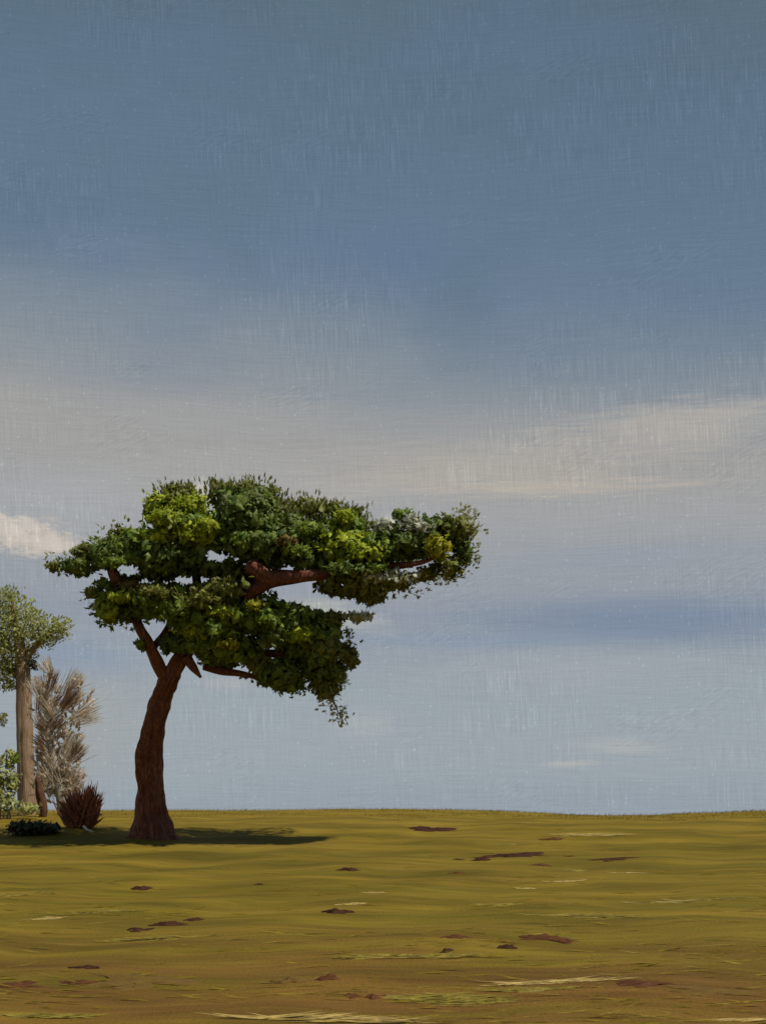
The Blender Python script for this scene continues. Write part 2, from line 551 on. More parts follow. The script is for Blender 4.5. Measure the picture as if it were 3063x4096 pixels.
# ------------------------------------------------------------------ generators
def blades(base, direc, side, length, width, bend, nseg=3):
    """arrays of tapered curved blades: returns V, Q.  base, direc, side: (n,3)"""
    n = len(base)
    nrm = np.cross(direc, side)
    ts = np.linspace(0, 1, nseg + 1)
    prof = np.array([0.55, 1.0, 0.8, 0.08]) if nseg == 3 else np.interp(ts, [0, .4, .8, 1], [.55, 1, .7, .08])
    rows = []
    for k, t in enumerate(ts):
        c = base + direc * (length * t)[:, None] + nrm * (bend * length * t * t)[:, None]
        w = (width * prof[k] * 0.5)[:, None]
        rows.append(c - side * w)
        rows.append(c + side * w)
    V = np.stack(rows, 1).reshape(-1, 3)
    m = 2 * (nseg + 1)
    q = []
    for k in range(nseg):
        q.append([2 * k, 2 * k + 1, 2 * k + 3, 2 * k + 2])
    Q = (np.arange(n) * m)[:, None, None] + np.array(q)[None]
    return V, Q.reshape(-1, 4)


def unit(a):
    return a / np.maximum(np.linalg.norm(a, axis=-1, keepdims=True), 1e-9)


HOLES = []


def in_holes(p, rng):
    """p (n,3): true where the gap between boughs stays open"""
    px = CX + p[:, 0] / p[:, 1] * F
    py = PH - (p[:, 2] - EYE) / p[:, 1] * F
    h = np.zeros(len(p), bool)
    for (hx, hy, rx, ry) in HOLES:
        h |= ((px - hx) / rx) ** 2 + ((py - hy) / ry) ** 2 < 1.0
    return h


def dabs(p, axis, nrm, L, Wd, rng, nu=6, nv=4):
    """small ridged, cupped leaf pads: returns V, Q"""
    n = len(p)
    side = unit(np.cross(nrm, axis))
    axis = unit(np.cross(side, nrm))
    jit = rng.normal(size=(n, nu)) * .13
    rid = rng.normal(size=(n, nu)) * .07
    curl = .25 + .35 * rng.random(n)
    rows = []
    for j in range(nv):
        t = j / (nv - 1) - .5
        for i in range(nu):
            w = i / (nu - 1) - .5
            tt = t * (1 - .45 * (2 * w) ** 2) + jit[:, i] * abs(t) * 1.6
            ww = w * (1 - .35 * (2 * t) ** 2)
            h = rid[:, i] * Wd * (1 - abs(t)) - curl * Wd * (w * w * 1.6 + t * t * 1.2)
            rows.append(p + axis * (tt * L)[:, None] + side * (ww * Wd)[:, None] + nrm * h[:, None])
    V = np.stack(rows, 1).reshape(-1, 3)
    q = []
    for j in range(nv - 1):
        for i in range(nu - 1):
            a = j * nu + i
            q.append([a, a + 1, a + nu + 1, a + nu])
    Q = (np.arange(n) * nu * nv)[:, None, None] + np.array(q)[None]
    return V, Q.reshape(-1, 4)


def foliage(name, c, rx, rz, ry, n, mat, parent, seed, size=0.26, pads=0, wisp=0.0, up=0.35, fan=4, edge=1.0, flat=0.0, smoothf=False, droop=0.0):
    """a clump of leaf sprays filling an ellipsoid; every spray is a small fan of curved blades"""
    rng = np.random.default_rng(seed)
    d = unit(rng.normal(size=(n, 3)))
    r = rng.random(n) ** (1 / 2.2) * edge * 1.16
    # uneven outline
    lob = 1 + 0.22 * np.sin(d[:, 0] * 5 + seed) * np.sin(d[:, 2] * 6 + seed * 1.7) + 0.12 * np.sin(d[:, 0] * 13 + seed * 2.1)
    off = d * (r * lob)[:, None] * np.array([rx, ry, rz])
    p = np.array(c)[None] + off
    if len(HOLES):
        keep = ~in_holes(p, rng)
        p, d = p[keep], d[keep]
        n = len(p)
    out = unit(d * np.array([1.0, 1.0, 0.8]) + rng.normal(size=(n, 3)) * 0.75 + np.array([0, 0, up]) - np.array([0, 0, droop]))
    if wisp > 0:
        out = unit(out * (1 - wisp) + np.array([0.05, 0, 1.0]) * wisp)
    face = unit(d * 0.7 + np.array([0.15, -0.35, 0.8]) + rng.normal(size=(n, 3)) * 0.55)
    sd = unit(np.cross(face, out))
    Vs, Qs, k0 = [], [], 0
    for f in range(fan):
        a = (f - (fan - 1) / 2) * 0.34 * (1 - 0.6 * wisp) + rng.normal(size=n) * 0.08
        dr = unit(out * np.cos(a)[:, None] + sd * np.sin(a)[:, None])
        s2 = unit(sd * np.cos(a)[:, None] - out * np.sin(a)[:, None])
        L = size * (0.65 + 0.6 * rng.random(n)) * (1 - 0.12 * abs(f - (fan - 1) / 2))
        Wd = size * (0.17 + 0.12 * rng.random(n)) * (1 - 0.45 * wisp)
        bd = rng.normal(size=n) * 0.22
        st = p + s2 * (rng.normal(size=n) * 0.01)[:, None] - dr * (L * 0.35)[:, None]
        V, Q = blades(st, dr, s2, L, Wd, bd)
        Vs.append(V)
        Qs.append(Q + k0)
        k0 += len(V)
    if pads:
        d = unit(rng.normal(size=(pads, 3)))
        r = .62 + .36 * rng.random(pads) ** .7
        lob = 1 + 0.22 * np.sin(d[:, 0] * 5 + seed) * np.sin(d[:, 2] * 6 + seed * 1.7) + 0.12 * np.sin(d[:, 0] * 13 + seed * 2.1)
        p = np.array(c)[None] + d * (r * lob)[:, None] * np.array([rx, ry, rz])
        if len(HOLES):
            k = ~in_holes(p, rng)
            p, d = p[k], d[k]
        nrm = unit(d / np.array([1.0, 1.0, .9]) + np.array([0, -.1, .25]) + rng.normal(size=(len(p), 3)) * .38)
        ax = unit(np.array([.35, 0, .9])[None] * np.where(rng.random((len(p), 1)) < .7, 1, -1) + rng.normal(size=(len(p), 3)) * .7)
        L_ = size * 1.25 * (.6 + .9 * rng.random(len(p)))
        V, Q = dabs(p, ax, nrm, L_, L_ * (.5 + .3 * rng.random(len(p))), rng)
        Vs.append(V)
        Qs.append(Q + k0)
    o = quads_obj(name, np.concatenate(Vs), np.concatenate(Qs), mat, parent, smooth=True)
    o['kind'] = 'stuff'
    return o


def tube(name, pts, rads, mat, parent, sides=28, ridges=0.12, seed=0, rough=0.0, flare=None, cap=True):
    """bark tube along pts with lengthwise ridges"""
    rng = random.Random(seed)
    pts = [Vector(p) for p in pts]
    # resample with Catmull-Rom
    P2, R2 = [], []
    nsub = 12
    for i in range(len(pts) - 1):
        p0 = pts[max(0, i - 1)]
        p1, p2 = pts[i], pts[i + 1]
        p3 = pts[min(len(pts) - 1, i + 2)]
        for k in range(nsub):
            t = k / nsub
            q = 0.5 * ((2 * p1) + (p2 - p0) * t + (2 * p0 - 5 * p1 + 4 * p2 - p3) * t * t + (3 * p1 - p0 - 3 * p2 + p3) * t**3)
            P2.append(q)
            s = t * t * (3 - 2 * t)
            R2.append(rads[i] * (1 - s) + rads[i + 1] * s)
    P2.append(pts[-1])
    R2.append(rads[-1])
    V, Fc = [], []
    ref = Vector((0, 1, 0))
    ph = [rng.random() * 6.28 for _ in range(8)]
    arc = 0
    for i, (p, r) in enumerate(zip(P2, R2)):
        tdir = (P2[min(i + 1, len(P2) - 1)] - P2[max(i - 1, 0)]).normalized()
        a = ref - tdir * ref.dot(tdir)
        if a.length < 0.1:
            a = Vector((1, 0, 0)) - tdir * tdir.x
        a.normalize()
        b = tdir.cross(a)
        if i:
            arc += (p - P2[i - 1]).length
        for s in range(sides):
            th = 2 * math.pi * s / sides
            tw = th + 0.25 * math.sin(arc * 0.8)
            rr = 1 + ridges * (0.45 * math.sin(5 * tw + ph[0] + 0.5 * math.sin(arc * 1.7)) + 0.35 * math.sin(9 * tw + ph[1] + arc * 0.3) + 0.3 * math.sin(13 * tw + ph[2]))
            nz = mnoise.noise(Vector((math.cos(th) * 2.5, math.sin(th) * 2.5, arc * 1.5 / max(0.2, r) * 0.35 + seed))) * .7 + mnoise.noise(Vector((math.cos(th) * 7, math.sin(th) * 7, arc * 2.2 + seed))) * .35
            rr += rough * nz
            V.append(p + (a * math.cos(th) + b * math.sin(th)) * (r * rr))
    n = len(P2)
    for i in range(n - 1):
        for s in range(sides):
            s2 = (s + 1) % sides
            Fc.append((i * sides + s, i * sides + s2, (i + 1) * sides + s2, (i + 1) * sides + s))
    if cap:
        V.append(P2[-1] + (P2[-1] - P2[-2]).normalized() * R2[-1] * 0.5)
        t = len(V) - 1
        for s in range(sides):
            Fc.append(((n - 1) * sides + s, (n - 1) * sides + (s + 1) % sides, t))
    return make_obj(name, V, Fc, mat, parent)


S = 3063.0 / 1654.0          # overview pixels to photograph pixels


# ------------------------------------------------------------------ the flat-topped tree
TY = float(ground_at(330 * S, 1808 * S).y)
tree = empty('acacia_tree', ground_at(330 * S, 1808 * S))
tag(tree, 'tall flat-topped tree with dark red-brown leaning trunk and green layered crown', 'tree')


def T(x, y, dy=0.0):
    lean = -2.3 * min(1.0, max(0.0, (1780 - y) / 480.0)) ** 1.3      # the tree leans a little forward
    return P(x * S, y * S, TY + dy + lean)


MPX = S * TY / F       # metres per overview pixel at the tree

base_pt = tree.location.copy()
base_pt.z -= 0.25
trunk = tube('trunk', [base_pt, T(330, 1790), T(326, 1755), T(325, 1700), T(322, 1630), T(334, 1560), T(355, 1490), T(379, 1442), T(402, 1408, .1), T(440, 1365, .2), T(490, 1318, .3), T(540, 1278, .2)],
             [v * MPX * .84 for v in (70, 52, 38, 33, 30, 26, 23, 20.5, 17, 15, 14, 13)], BARK, tree, sides=72, ridges=0.16, seed=3, rough=0.34)
# root flare
for k, (ang, ln) in enumerate([(-2.7, .75), (-1.9, .55), (-1.0, .7), (-.2, .8), (.9, .6), (2.0, .6)]):
    b0 = tree.location
    dxr, dyr = math.cos(ang) * ln, math.sin(ang) * ln
    e = Vector((b0.x + dxr, b0.y + dyr, 0))
    e.z = float(ground_z(e.x, e.y)) - 0.04
    mid = b0.lerp(e, 0.55)
    mid.z = float(ground_z(mid.x, mid.y)) + 0.08
    tube('root', [b0 + Vector((dxr * .2, dyr * .2, 0.38)), mid, e], [.2, .12, .03], BARK, trunk, 14, 0.15, 20 + k, 0.2)


def limb(pts, rad, seed, sides=20, rough=0.18):
    return tube('limb', pts, [r * MPX for r in rad], BARK, trunk, sides, 0.12, seed, rough)


limb([T(362, 1472), T(345, 1440, -.1), T(322, 1392, -.2), T(300, 1352, -.1), T(288, 1315, .5), T(268, 1278, .3), T(248, 1245, -.2), T(236, 1215, .2)], (15, 13, 11, 10, 10, 10, 11, 6), 5)
limb([T(533, 1292, -.35), T(556, 1272, -.4), T(588, 1251, -.45), T(640, 1246, -.5), T(700, 1240, -.3), T(770, 1230, .1), T(840, 1224, -.1), T(905, 1216, -.4), T(950, 1200, -.3)], (10, 13, 16, 13, 11, 9, 8, 5, 2), 6)
limb([T(592, 1255, -.45), T(570, 1243, -.55), T(543, 1224, -.65), T(536, 1218, -.66)], (13, 17, 15, 8), 7)
limb([T(402, 1420, -.1), T(415, 1438, -.2), T(434, 1463, -.3)], (12, 9, 3), 8)
limb([T(440, 1440, .2), T(478, 1449, .1), T(520, 1455, 0), T(575, 1468, -.1)], (7, 8, 6, 4), 9)
limb([T(430, 1375, .2), T(520, 1400, .2), T(590, 1412, 0), T(660, 1400, .2)], (11, 9, 8, 4), 10)
limb([T(430, 1370, .3), T(430, 1300, .6), T(420, 1220, .9), T(400, 1140, 1.0)], (12, 10, 8, 4), 11)
limb([T(540, 1280, .2), T(560, 1220, .6), T(590, 1160, .8), T(620, 1120, .8)], (12, 10, 7, 3), 12)
limb([T(640, 1405, .1), T(690, 1450, -.1), T(712, 1500, -.3), T(735, 1548, -.3)], (5, 3.5, 2, 1), 14, 10)
limb([T(330, 1400, -.1), T(370, 1340, .5), T(350, 1270, .9), T(330, 1190, 1.0)], (7, 7, 6, 3), 13)

HOLES += [(a * S, b * S, c_ * S, d_ * S) for a, b, c_, d_ in [
    (278, 1230, 30, 16), (465, 1204, 27, 16), (412, 1254, 44, 12), (343, 1357, 25, 20), (590, 1412, 22, 12), (318, 1256, 20, 8), (640, 1284, 45, 14), (705, 1305, 55, 13), (770, 1318, 40, 10),
    (634, 1229, 38, 6), (345, 1257, 26, 4), (885, 1232, 18, 7), (376, 1415, 14, 8), (600, 1262, 26, 4),
    (560, 1258, 26, 16), (640, 1246, 52, 8), (880, 1220, 28, 5), (535, 1290, 18, 13), (545, 1222, 22, 14),
    (322, 1388, 12, 26), (405, 1425, 26, 18), (238, 1240, 12, 18), (425, 1450, 30, 14), (495, 1452, 30, 8)]]
# (x, y, rx, ry, tone, wisp, depth offset)
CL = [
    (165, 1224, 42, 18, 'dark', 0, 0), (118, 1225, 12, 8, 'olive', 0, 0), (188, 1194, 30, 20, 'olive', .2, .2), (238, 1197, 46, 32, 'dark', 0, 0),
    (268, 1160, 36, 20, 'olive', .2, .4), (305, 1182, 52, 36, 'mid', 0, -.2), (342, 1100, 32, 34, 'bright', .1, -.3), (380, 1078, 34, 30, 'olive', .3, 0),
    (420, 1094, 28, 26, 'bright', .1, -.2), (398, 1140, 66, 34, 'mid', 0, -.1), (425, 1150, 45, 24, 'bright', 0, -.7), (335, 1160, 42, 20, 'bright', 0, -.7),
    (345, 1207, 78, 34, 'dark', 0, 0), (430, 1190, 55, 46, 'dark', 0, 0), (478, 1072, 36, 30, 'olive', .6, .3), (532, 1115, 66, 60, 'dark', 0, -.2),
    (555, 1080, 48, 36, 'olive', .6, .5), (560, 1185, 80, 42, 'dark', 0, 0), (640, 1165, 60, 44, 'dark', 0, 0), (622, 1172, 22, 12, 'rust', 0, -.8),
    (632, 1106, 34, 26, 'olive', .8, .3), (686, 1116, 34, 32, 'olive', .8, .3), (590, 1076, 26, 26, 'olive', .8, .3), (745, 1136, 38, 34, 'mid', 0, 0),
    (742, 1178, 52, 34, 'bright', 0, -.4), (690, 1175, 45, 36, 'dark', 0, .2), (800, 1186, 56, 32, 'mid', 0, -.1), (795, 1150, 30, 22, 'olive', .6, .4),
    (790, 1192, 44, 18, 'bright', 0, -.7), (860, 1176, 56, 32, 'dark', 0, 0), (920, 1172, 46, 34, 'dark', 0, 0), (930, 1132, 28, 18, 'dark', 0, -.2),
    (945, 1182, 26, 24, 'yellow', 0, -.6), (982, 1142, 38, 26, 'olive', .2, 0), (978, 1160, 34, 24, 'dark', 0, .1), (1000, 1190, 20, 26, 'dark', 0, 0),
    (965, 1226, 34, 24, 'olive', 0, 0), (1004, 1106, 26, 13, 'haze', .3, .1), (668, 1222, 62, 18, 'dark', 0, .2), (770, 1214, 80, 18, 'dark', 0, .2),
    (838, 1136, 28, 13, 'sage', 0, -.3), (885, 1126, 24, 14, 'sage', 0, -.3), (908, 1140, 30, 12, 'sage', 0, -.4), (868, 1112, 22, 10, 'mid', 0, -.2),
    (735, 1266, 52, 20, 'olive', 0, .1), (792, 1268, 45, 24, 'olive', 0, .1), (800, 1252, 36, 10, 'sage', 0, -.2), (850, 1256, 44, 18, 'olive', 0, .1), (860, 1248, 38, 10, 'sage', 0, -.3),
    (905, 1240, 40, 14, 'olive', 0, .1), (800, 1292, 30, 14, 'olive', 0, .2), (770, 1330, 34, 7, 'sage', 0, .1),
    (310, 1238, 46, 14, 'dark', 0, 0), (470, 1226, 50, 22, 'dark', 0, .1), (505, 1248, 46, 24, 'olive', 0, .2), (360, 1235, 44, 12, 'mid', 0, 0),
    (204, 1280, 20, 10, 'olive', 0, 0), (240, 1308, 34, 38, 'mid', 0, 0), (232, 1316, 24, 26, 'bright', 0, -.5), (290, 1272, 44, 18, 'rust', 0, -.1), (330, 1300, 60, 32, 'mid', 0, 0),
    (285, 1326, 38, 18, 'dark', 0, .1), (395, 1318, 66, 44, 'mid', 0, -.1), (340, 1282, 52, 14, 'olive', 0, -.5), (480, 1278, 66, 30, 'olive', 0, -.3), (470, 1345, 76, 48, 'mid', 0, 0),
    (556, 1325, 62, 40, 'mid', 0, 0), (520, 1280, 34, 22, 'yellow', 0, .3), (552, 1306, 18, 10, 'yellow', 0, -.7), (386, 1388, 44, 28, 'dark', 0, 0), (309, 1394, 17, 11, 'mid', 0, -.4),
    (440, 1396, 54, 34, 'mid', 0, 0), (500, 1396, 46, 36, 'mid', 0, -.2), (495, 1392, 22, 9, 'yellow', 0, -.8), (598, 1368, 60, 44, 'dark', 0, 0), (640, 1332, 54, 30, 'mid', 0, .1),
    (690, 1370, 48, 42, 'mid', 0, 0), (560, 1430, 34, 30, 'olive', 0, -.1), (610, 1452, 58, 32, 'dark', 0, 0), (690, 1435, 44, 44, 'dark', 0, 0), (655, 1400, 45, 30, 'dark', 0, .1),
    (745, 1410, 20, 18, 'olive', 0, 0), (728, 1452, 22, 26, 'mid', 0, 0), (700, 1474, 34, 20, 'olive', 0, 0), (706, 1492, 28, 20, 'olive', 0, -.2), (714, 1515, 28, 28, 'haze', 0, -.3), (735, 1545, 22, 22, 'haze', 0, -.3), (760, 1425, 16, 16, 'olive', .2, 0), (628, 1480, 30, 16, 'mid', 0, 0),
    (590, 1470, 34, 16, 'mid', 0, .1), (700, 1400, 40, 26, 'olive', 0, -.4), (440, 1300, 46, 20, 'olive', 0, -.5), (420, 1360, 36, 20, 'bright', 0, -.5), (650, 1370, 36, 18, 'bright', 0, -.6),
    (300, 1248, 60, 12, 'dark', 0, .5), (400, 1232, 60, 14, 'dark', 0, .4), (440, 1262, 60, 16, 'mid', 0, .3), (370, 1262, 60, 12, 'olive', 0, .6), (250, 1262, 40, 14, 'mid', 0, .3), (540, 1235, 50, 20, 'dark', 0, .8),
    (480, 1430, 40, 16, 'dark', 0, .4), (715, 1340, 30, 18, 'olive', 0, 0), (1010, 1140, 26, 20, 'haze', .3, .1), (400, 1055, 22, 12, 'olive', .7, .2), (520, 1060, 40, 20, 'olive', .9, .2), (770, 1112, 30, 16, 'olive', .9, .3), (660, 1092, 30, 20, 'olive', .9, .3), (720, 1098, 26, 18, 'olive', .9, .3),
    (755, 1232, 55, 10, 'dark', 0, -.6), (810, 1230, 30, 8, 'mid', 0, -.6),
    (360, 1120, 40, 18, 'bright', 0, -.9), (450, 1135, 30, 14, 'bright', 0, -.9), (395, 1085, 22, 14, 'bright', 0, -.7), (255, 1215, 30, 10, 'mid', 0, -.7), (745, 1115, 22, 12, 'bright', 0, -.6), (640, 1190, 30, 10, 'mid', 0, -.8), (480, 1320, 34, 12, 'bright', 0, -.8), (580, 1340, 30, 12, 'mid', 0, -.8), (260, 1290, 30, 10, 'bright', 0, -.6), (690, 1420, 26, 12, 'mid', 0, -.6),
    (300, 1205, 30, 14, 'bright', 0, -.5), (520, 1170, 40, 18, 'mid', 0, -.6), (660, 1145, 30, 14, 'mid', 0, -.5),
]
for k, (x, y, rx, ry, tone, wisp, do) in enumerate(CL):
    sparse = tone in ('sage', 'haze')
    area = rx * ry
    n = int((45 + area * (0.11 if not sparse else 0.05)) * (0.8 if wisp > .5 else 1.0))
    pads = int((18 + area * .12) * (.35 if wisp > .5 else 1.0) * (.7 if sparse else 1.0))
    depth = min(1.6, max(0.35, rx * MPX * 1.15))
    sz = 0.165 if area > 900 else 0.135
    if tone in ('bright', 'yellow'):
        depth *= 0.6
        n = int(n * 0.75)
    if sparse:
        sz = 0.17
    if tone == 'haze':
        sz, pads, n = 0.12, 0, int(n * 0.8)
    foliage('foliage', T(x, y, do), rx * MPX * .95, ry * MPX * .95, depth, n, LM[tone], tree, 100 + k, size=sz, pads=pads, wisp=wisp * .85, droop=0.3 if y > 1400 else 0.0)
for k, (x, y, rx, ry, tone, w) in enumerate([(260, 1150, 60, 22, 'olive', .3), (370, 1062, 50, 16, 'olive', .6), (470, 1050, 60, 18, 'olive', .8), (570, 1058, 60, 20, 'olive', .8), (650, 1090, 60, 22, 'olive', .9), (740, 1100, 50, 18, 'olive', .8),
                                            (820, 1140, 50, 18, 'olive', .6), (1015, 1150, 26, 36, 'haze', .2), (1010, 1205, 22, 26, 'olive', .1), (960, 1245, 40, 20, 'haze', 0), (150, 1215, 50, 22, 'olive', 0), (215, 1300, 30, 40, 'olive', 0),
                                            (755, 1390, 22, 40, 'olive', 0), (735, 1470, 18, 22, 'haze', 0), (640, 1490, 60, 14, 'olive', 0), (850, 1275, 70, 16, 'haze', 0), (560, 1460, 40, 14, 'olive', 0), (260, 1345, 40, 12, 'mid', 0)]):
    foliage('foliage', T(x, y, .1), rx * MPX, ry * MPX, .5, 60, LM[tone], tree, 350 + k, size=.13, wisp=w, fan=5, edge=1.0)
# the far side of the crown
for k, (x, y, rx, ry, do) in enumerate([(300, 1190, 90, 32, 1.6), (430, 1150, 110, 48, 1.9), (560, 1140, 110, 56, 2.0), (700, 1185, 110, 34, 1.8), (850, 1185, 90, 26, 1.4),
                                        (330, 1300, 80, 30, 1.5), (460, 1330, 110, 50, 1.8), (600, 1350, 100, 48, 1.7), (660, 1420, 70, 40, 1.3)]):
    foliage('foliage', T(x, y, do), rx * MPX, ry * MPX * .9, 1.2, 300, LM['mid'], tree, 300 + k, size=0.2, pads=120)
HOLES.clear()

# ------------------------------------------------------------------ left margin: tall tan tree, withered shrub, bushes
LB = ground_at(112, 3258)
LY = LB.y


def L(px, py, dy=0.0):
    return P(px, py, LY + dy)


MP = LY / F
lt = empty('tan_tree', LB)
tag(lt, 'slender tree with tan straight trunk and soft olive crown at the left edge', 'tree')
ltr = tube('trunk', [LB - Vector((0, 0, .2)), L(112, 3220), L(106, 3100), L(100, 2950), L(96, 2800), L(92, 2680), L(80, 2580), L(60, 2480), L(50, 2400)],
           [v * MP for v in (46, 38, 33, 31, 29, 27, 20, 13, 5)], BARK_TAN, lt, 32, 0.10, 41, 0.15)
tube('limb', [L(90, 2660), L(140, 2590), L(200, 2530), L(240, 2500)], [v * MP for v in (16, 12, 8, 3)], BARK_TAN, ltr, 14, 0.1, 42, 0.1)
tube('limb', [L(92, 2720), L(40, 2680), L(-30, 2660), L(-90, 2620)], [v * MP for v in (13, 10, 7, 3)], BARK_TAN, ltr, 14, 0.1, 43, 0.1)
for k, (x, y, rx, ry, tone, n, wisp) in enumerate([
        (40, 2450, 105, 75, 'far', 300, .2), (-60, 2480, 120, 110, 'far', 300, .2), (60, 2560, 120, 70, 'far', 330, .1), (170, 2520, 90, 60, 'far', 240, .1), (240, 2510, 48, 36, 'far', 90, .1),
        (30, 2640, 95, 70, 'far', 240, 0), (110, 2640, 38, 40, 'far', 80, 0), (137, 2664, 14, 16, 'lowdark', 26, 0), (30, 2372, 55, 30, 'farlight', 70, .6), (30, 2720, 42, 46, 'far', 110, 0),
        (48, 2670, 22, 20, 'mid', 30, 0), (-40, 2640, 90, 90, 'far', 160, 0), (8, 2875, 24, 26, 'far', 40, 0), (130, 2480, 60, 40, 'farlight', 60, .3), (195, 2560, 40, 24, 'farlight', 40, .2), (60, 2420, 80, 40, 'bright', 40, .2)]):
    foliage('foliage', L(x, y, random.Random(k).uniform(-.3, .3)), rx * MP, ry * MP, max(.25, rx * MP * .9), int(n * 3.2), LM[tone], lt, 400 + k, size=0.11, pads=int(n * .15), wisp=wisp)
foliage('foliage', L(-60, 2560, 1.0), 1.2, .9, .9, 420, LM['far'], lt, 450, size=0.22)

# green bush at the very edge
eb0 = ground_at(20, 3275)
eb = empty('leafy_bush', eb0)
tag(eb, 'pale green leafy bush at the left edge below the tan tree', 'bush')
EY = eb0.y
for k, (x, y, rx, ry, tone, n) in enumerate([(35, 3035, 34, 42, 'far', 70), (10, 3110, 55, 50, 'farlight', 110), (50, 3130, 28, 50, 'far', 70), (20, 3210, 60, 50, 'farlight', 140), (-40, 3150, 70, 90, 'far', 140), (60, 3030, 20, 24, 'mid', 30), (120, 3235, 45, 22, 'far', 60)]):
    foliage('foliage', P(x, y, EY), rx * EY / F, ry * EY / F, rx * EY / F, n, LM[tone], eb, 470 + k, size=0.13, pads=int(n * .7), wisp=.2)
for k in range(4):
    tube('stem', [eb0 + Vector((-.15 + .1 * k, .03 * k, -.1)), P(5 + 14 * k, 3170, EY), P(-25 + 26 * k, 3060 + 20 * k, EY)], [.03, .022, .008], BARK_TAN, eb, 8, .05, 60 + k)


# withered shrub: pale stems and dry fans of leaves
ws0 = ground_at(262, 3262)
WY = ws0.y + 0.2
ws = empty('withered_shrub', Vector((ws0.x, WY, float(ground_z(ws0.x, WY)))))
tag(ws, 'withered pale shrub with dry brown leaf fans between the two trees', 'shrub')


def WS(x, y, d=0.0):
    return P(x, y, WY + d)


MW = WY / F
stem0 = ws.location - Vector((0, 0, .1))
main = tube('stem', [stem0, WS(250, 3180), WS(228, 3080), WS(205, 2990), WS(190, 2900), WS(185, 2800), WS(190, 2720)], [v * MW for v in (34, 26, 18, 13, 10, 7, 3)], BARK_PALE, ws, 20, .12, 70, .12)
FAN = [  # root x,y -> tip x,y, half spread (px), tone, blades
    ((188, 2790), (225, 2670), 26, 'drybrown', 26), ((230, 2850), (322, 2735), 34, 'drybrown', 40), ((235, 2865), (325, 2760), 22, 'drypale', 22),
    ((270, 2890), (405, 2820), 42, 'drypale', 34), ((200, 2925), (262, 2870), 16, 'drybrown', 18), ((195, 2925), (145, 2880), 18, 'drybrown', 18), ((190, 2985), (125, 2945), 22, 'drybrown', 22),
    ((180, 3010), (140, 2985), 20, 'drybrown', 16), ((275, 3050), (335, 2970), 24, 'drybrown', 26), ((170, 2800), (140, 2700), 30, 'drypale', 30), ((225, 2880), (175, 2780), 34, 'drypale', 34),
    ((190, 2950), (150, 2850), 30, 'drypale', 26), ((240, 3060), (330, 2930), 44, 'drypale', 40), ((230, 3090), (170, 2990), 30, 'drypale', 30), ((260, 3180), (190, 3030), 36, 'drypale', 36),
    ((270, 3200), (310, 3060), 36, 'drypale', 36), ((205, 2700), (165, 2630), 24, 'drypale', 18), ((150, 2860), (150, 2790), 12, 'drybrown', 8), ((255, 2780), (330, 2680), 30, 'drypale', 26), ((200, 3200), (160, 3080), 30, 'drypale', 26)]
for k, ((x0, y0), (x1, y1), hs, tone, n) in enumerate(FAN):
    n = int(n * (3.0 if tone == 'drypale' else 1.8))
    hs *= 1.5
    rng = np.random.default_rng(700 + k)
    fd = -.35 if tone == 'drybrown' else 0.0
    a, bq = np.array(WS(x0, y0, fd)), np.array(WS(x1, y1, fd))
    ax = bq - a
    ln = np.linalg.norm(ax)
    ax /= ln
    sdv = np.array([ax[2], 0, -ax[0]])
    t = rng.normal(size=n) * .55
    dep = rng.normal(size=n) * .35
    tip = bq[None] + sdv[None] * (t * hs * MW)[:, None] + np.array([0, 1, 0])[None] * (dep * hs * MW * 1.5)[:, None]
    rootp = a[None] + sdv[None] * (t * hs * .45 * MW)[:, None] + ax[None] * (rng.random(n) * ln * .45)[:, None] + np.array([0, 1, 0])[None] * (dep * hs * MW * .6)[:, None]
    dr = tip - rootp
    Ls = np.linalg.norm(dr, axis=1) * (0.75 + .3 * rng.random(n))
    dr = unit(dr)
    s2 = unit(np.cross(dr, unit(rng.normal(size=(n, 3)) + np.array([0, 2.0, 0]))))
    V, Q = blades(rootp, dr, s2, Ls, (.010 + .014 * rng.random(n)), rng.normal(size=n) * .14)
    o = quads_obj('dry_fan', V, Q, LM[tone], ws, smooth=True)
    o['kind'] = 'stuff'
    st = np.array(WS(205, min(3150, y0 + 70)))
    tube('twig', [Vector(WS(float(np.interp(y0 + 50, [2720, 2900, 3080, 3250], [190, 190, 228, 258])), y0 + 50)), WS((x0 + float(np.interp(y0 + 20, [2720, 2900, 3080, 3250], [190, 190, 228, 258]))) / 2, y0 + 18), WS(x0, y0), WS(x0 * .4 + x1 * .6, y0 * .4 + y1 * .6)],
         [.022, .016, .012, .004], BARK_PALE, main, 8, .05, 720 + k)

for k, (x, y, rx, ry, n) in enumerate([(190, 2800, 50, 110, 110), (200, 2950, 50, 110, 120), (270, 2920, 60, 110, 80), (230, 3120, 55, 100, 150), (285, 3130, 45, 110, 130), (170, 3060, 40, 110, 110), (310, 2790, 60, 80, 40)]):
    foliage('dry_twigs', WS(x, y, .1), rx * MW, ry * MW, .3, n, LM['drypale'], ws, 760 + k, size=.30, wisp=.45, fan=4)
# pointed rusty snag
sn0 = ground_at(172, 3268)
sn = tube('broken_snag', [sn0 - Vector((0, 0, .1)), P(173, 3230, sn0.y), P(163, 3180, sn0.y), P(154, 3130, sn0.y), P(148, 3098, sn0.y)], [v * sn0.y / F for v in (13, 17, 19, 13, 2)], BARK_RUST, None, 20, .14, 81, .1)
tag(sn, 'short pointed rust-brown snag leaning at the foot of the tan tree', 'snag')


# rust coloured spiky bush
rb0 = ground_at(325, 3312)
rb = empty('spiky_bush', rb0)
tag(rb, 'dark rust-brown spiky dry bush left of the leaning trunk', 'bush')
RY = rb0.y
rng = np.random.default_rng(5)


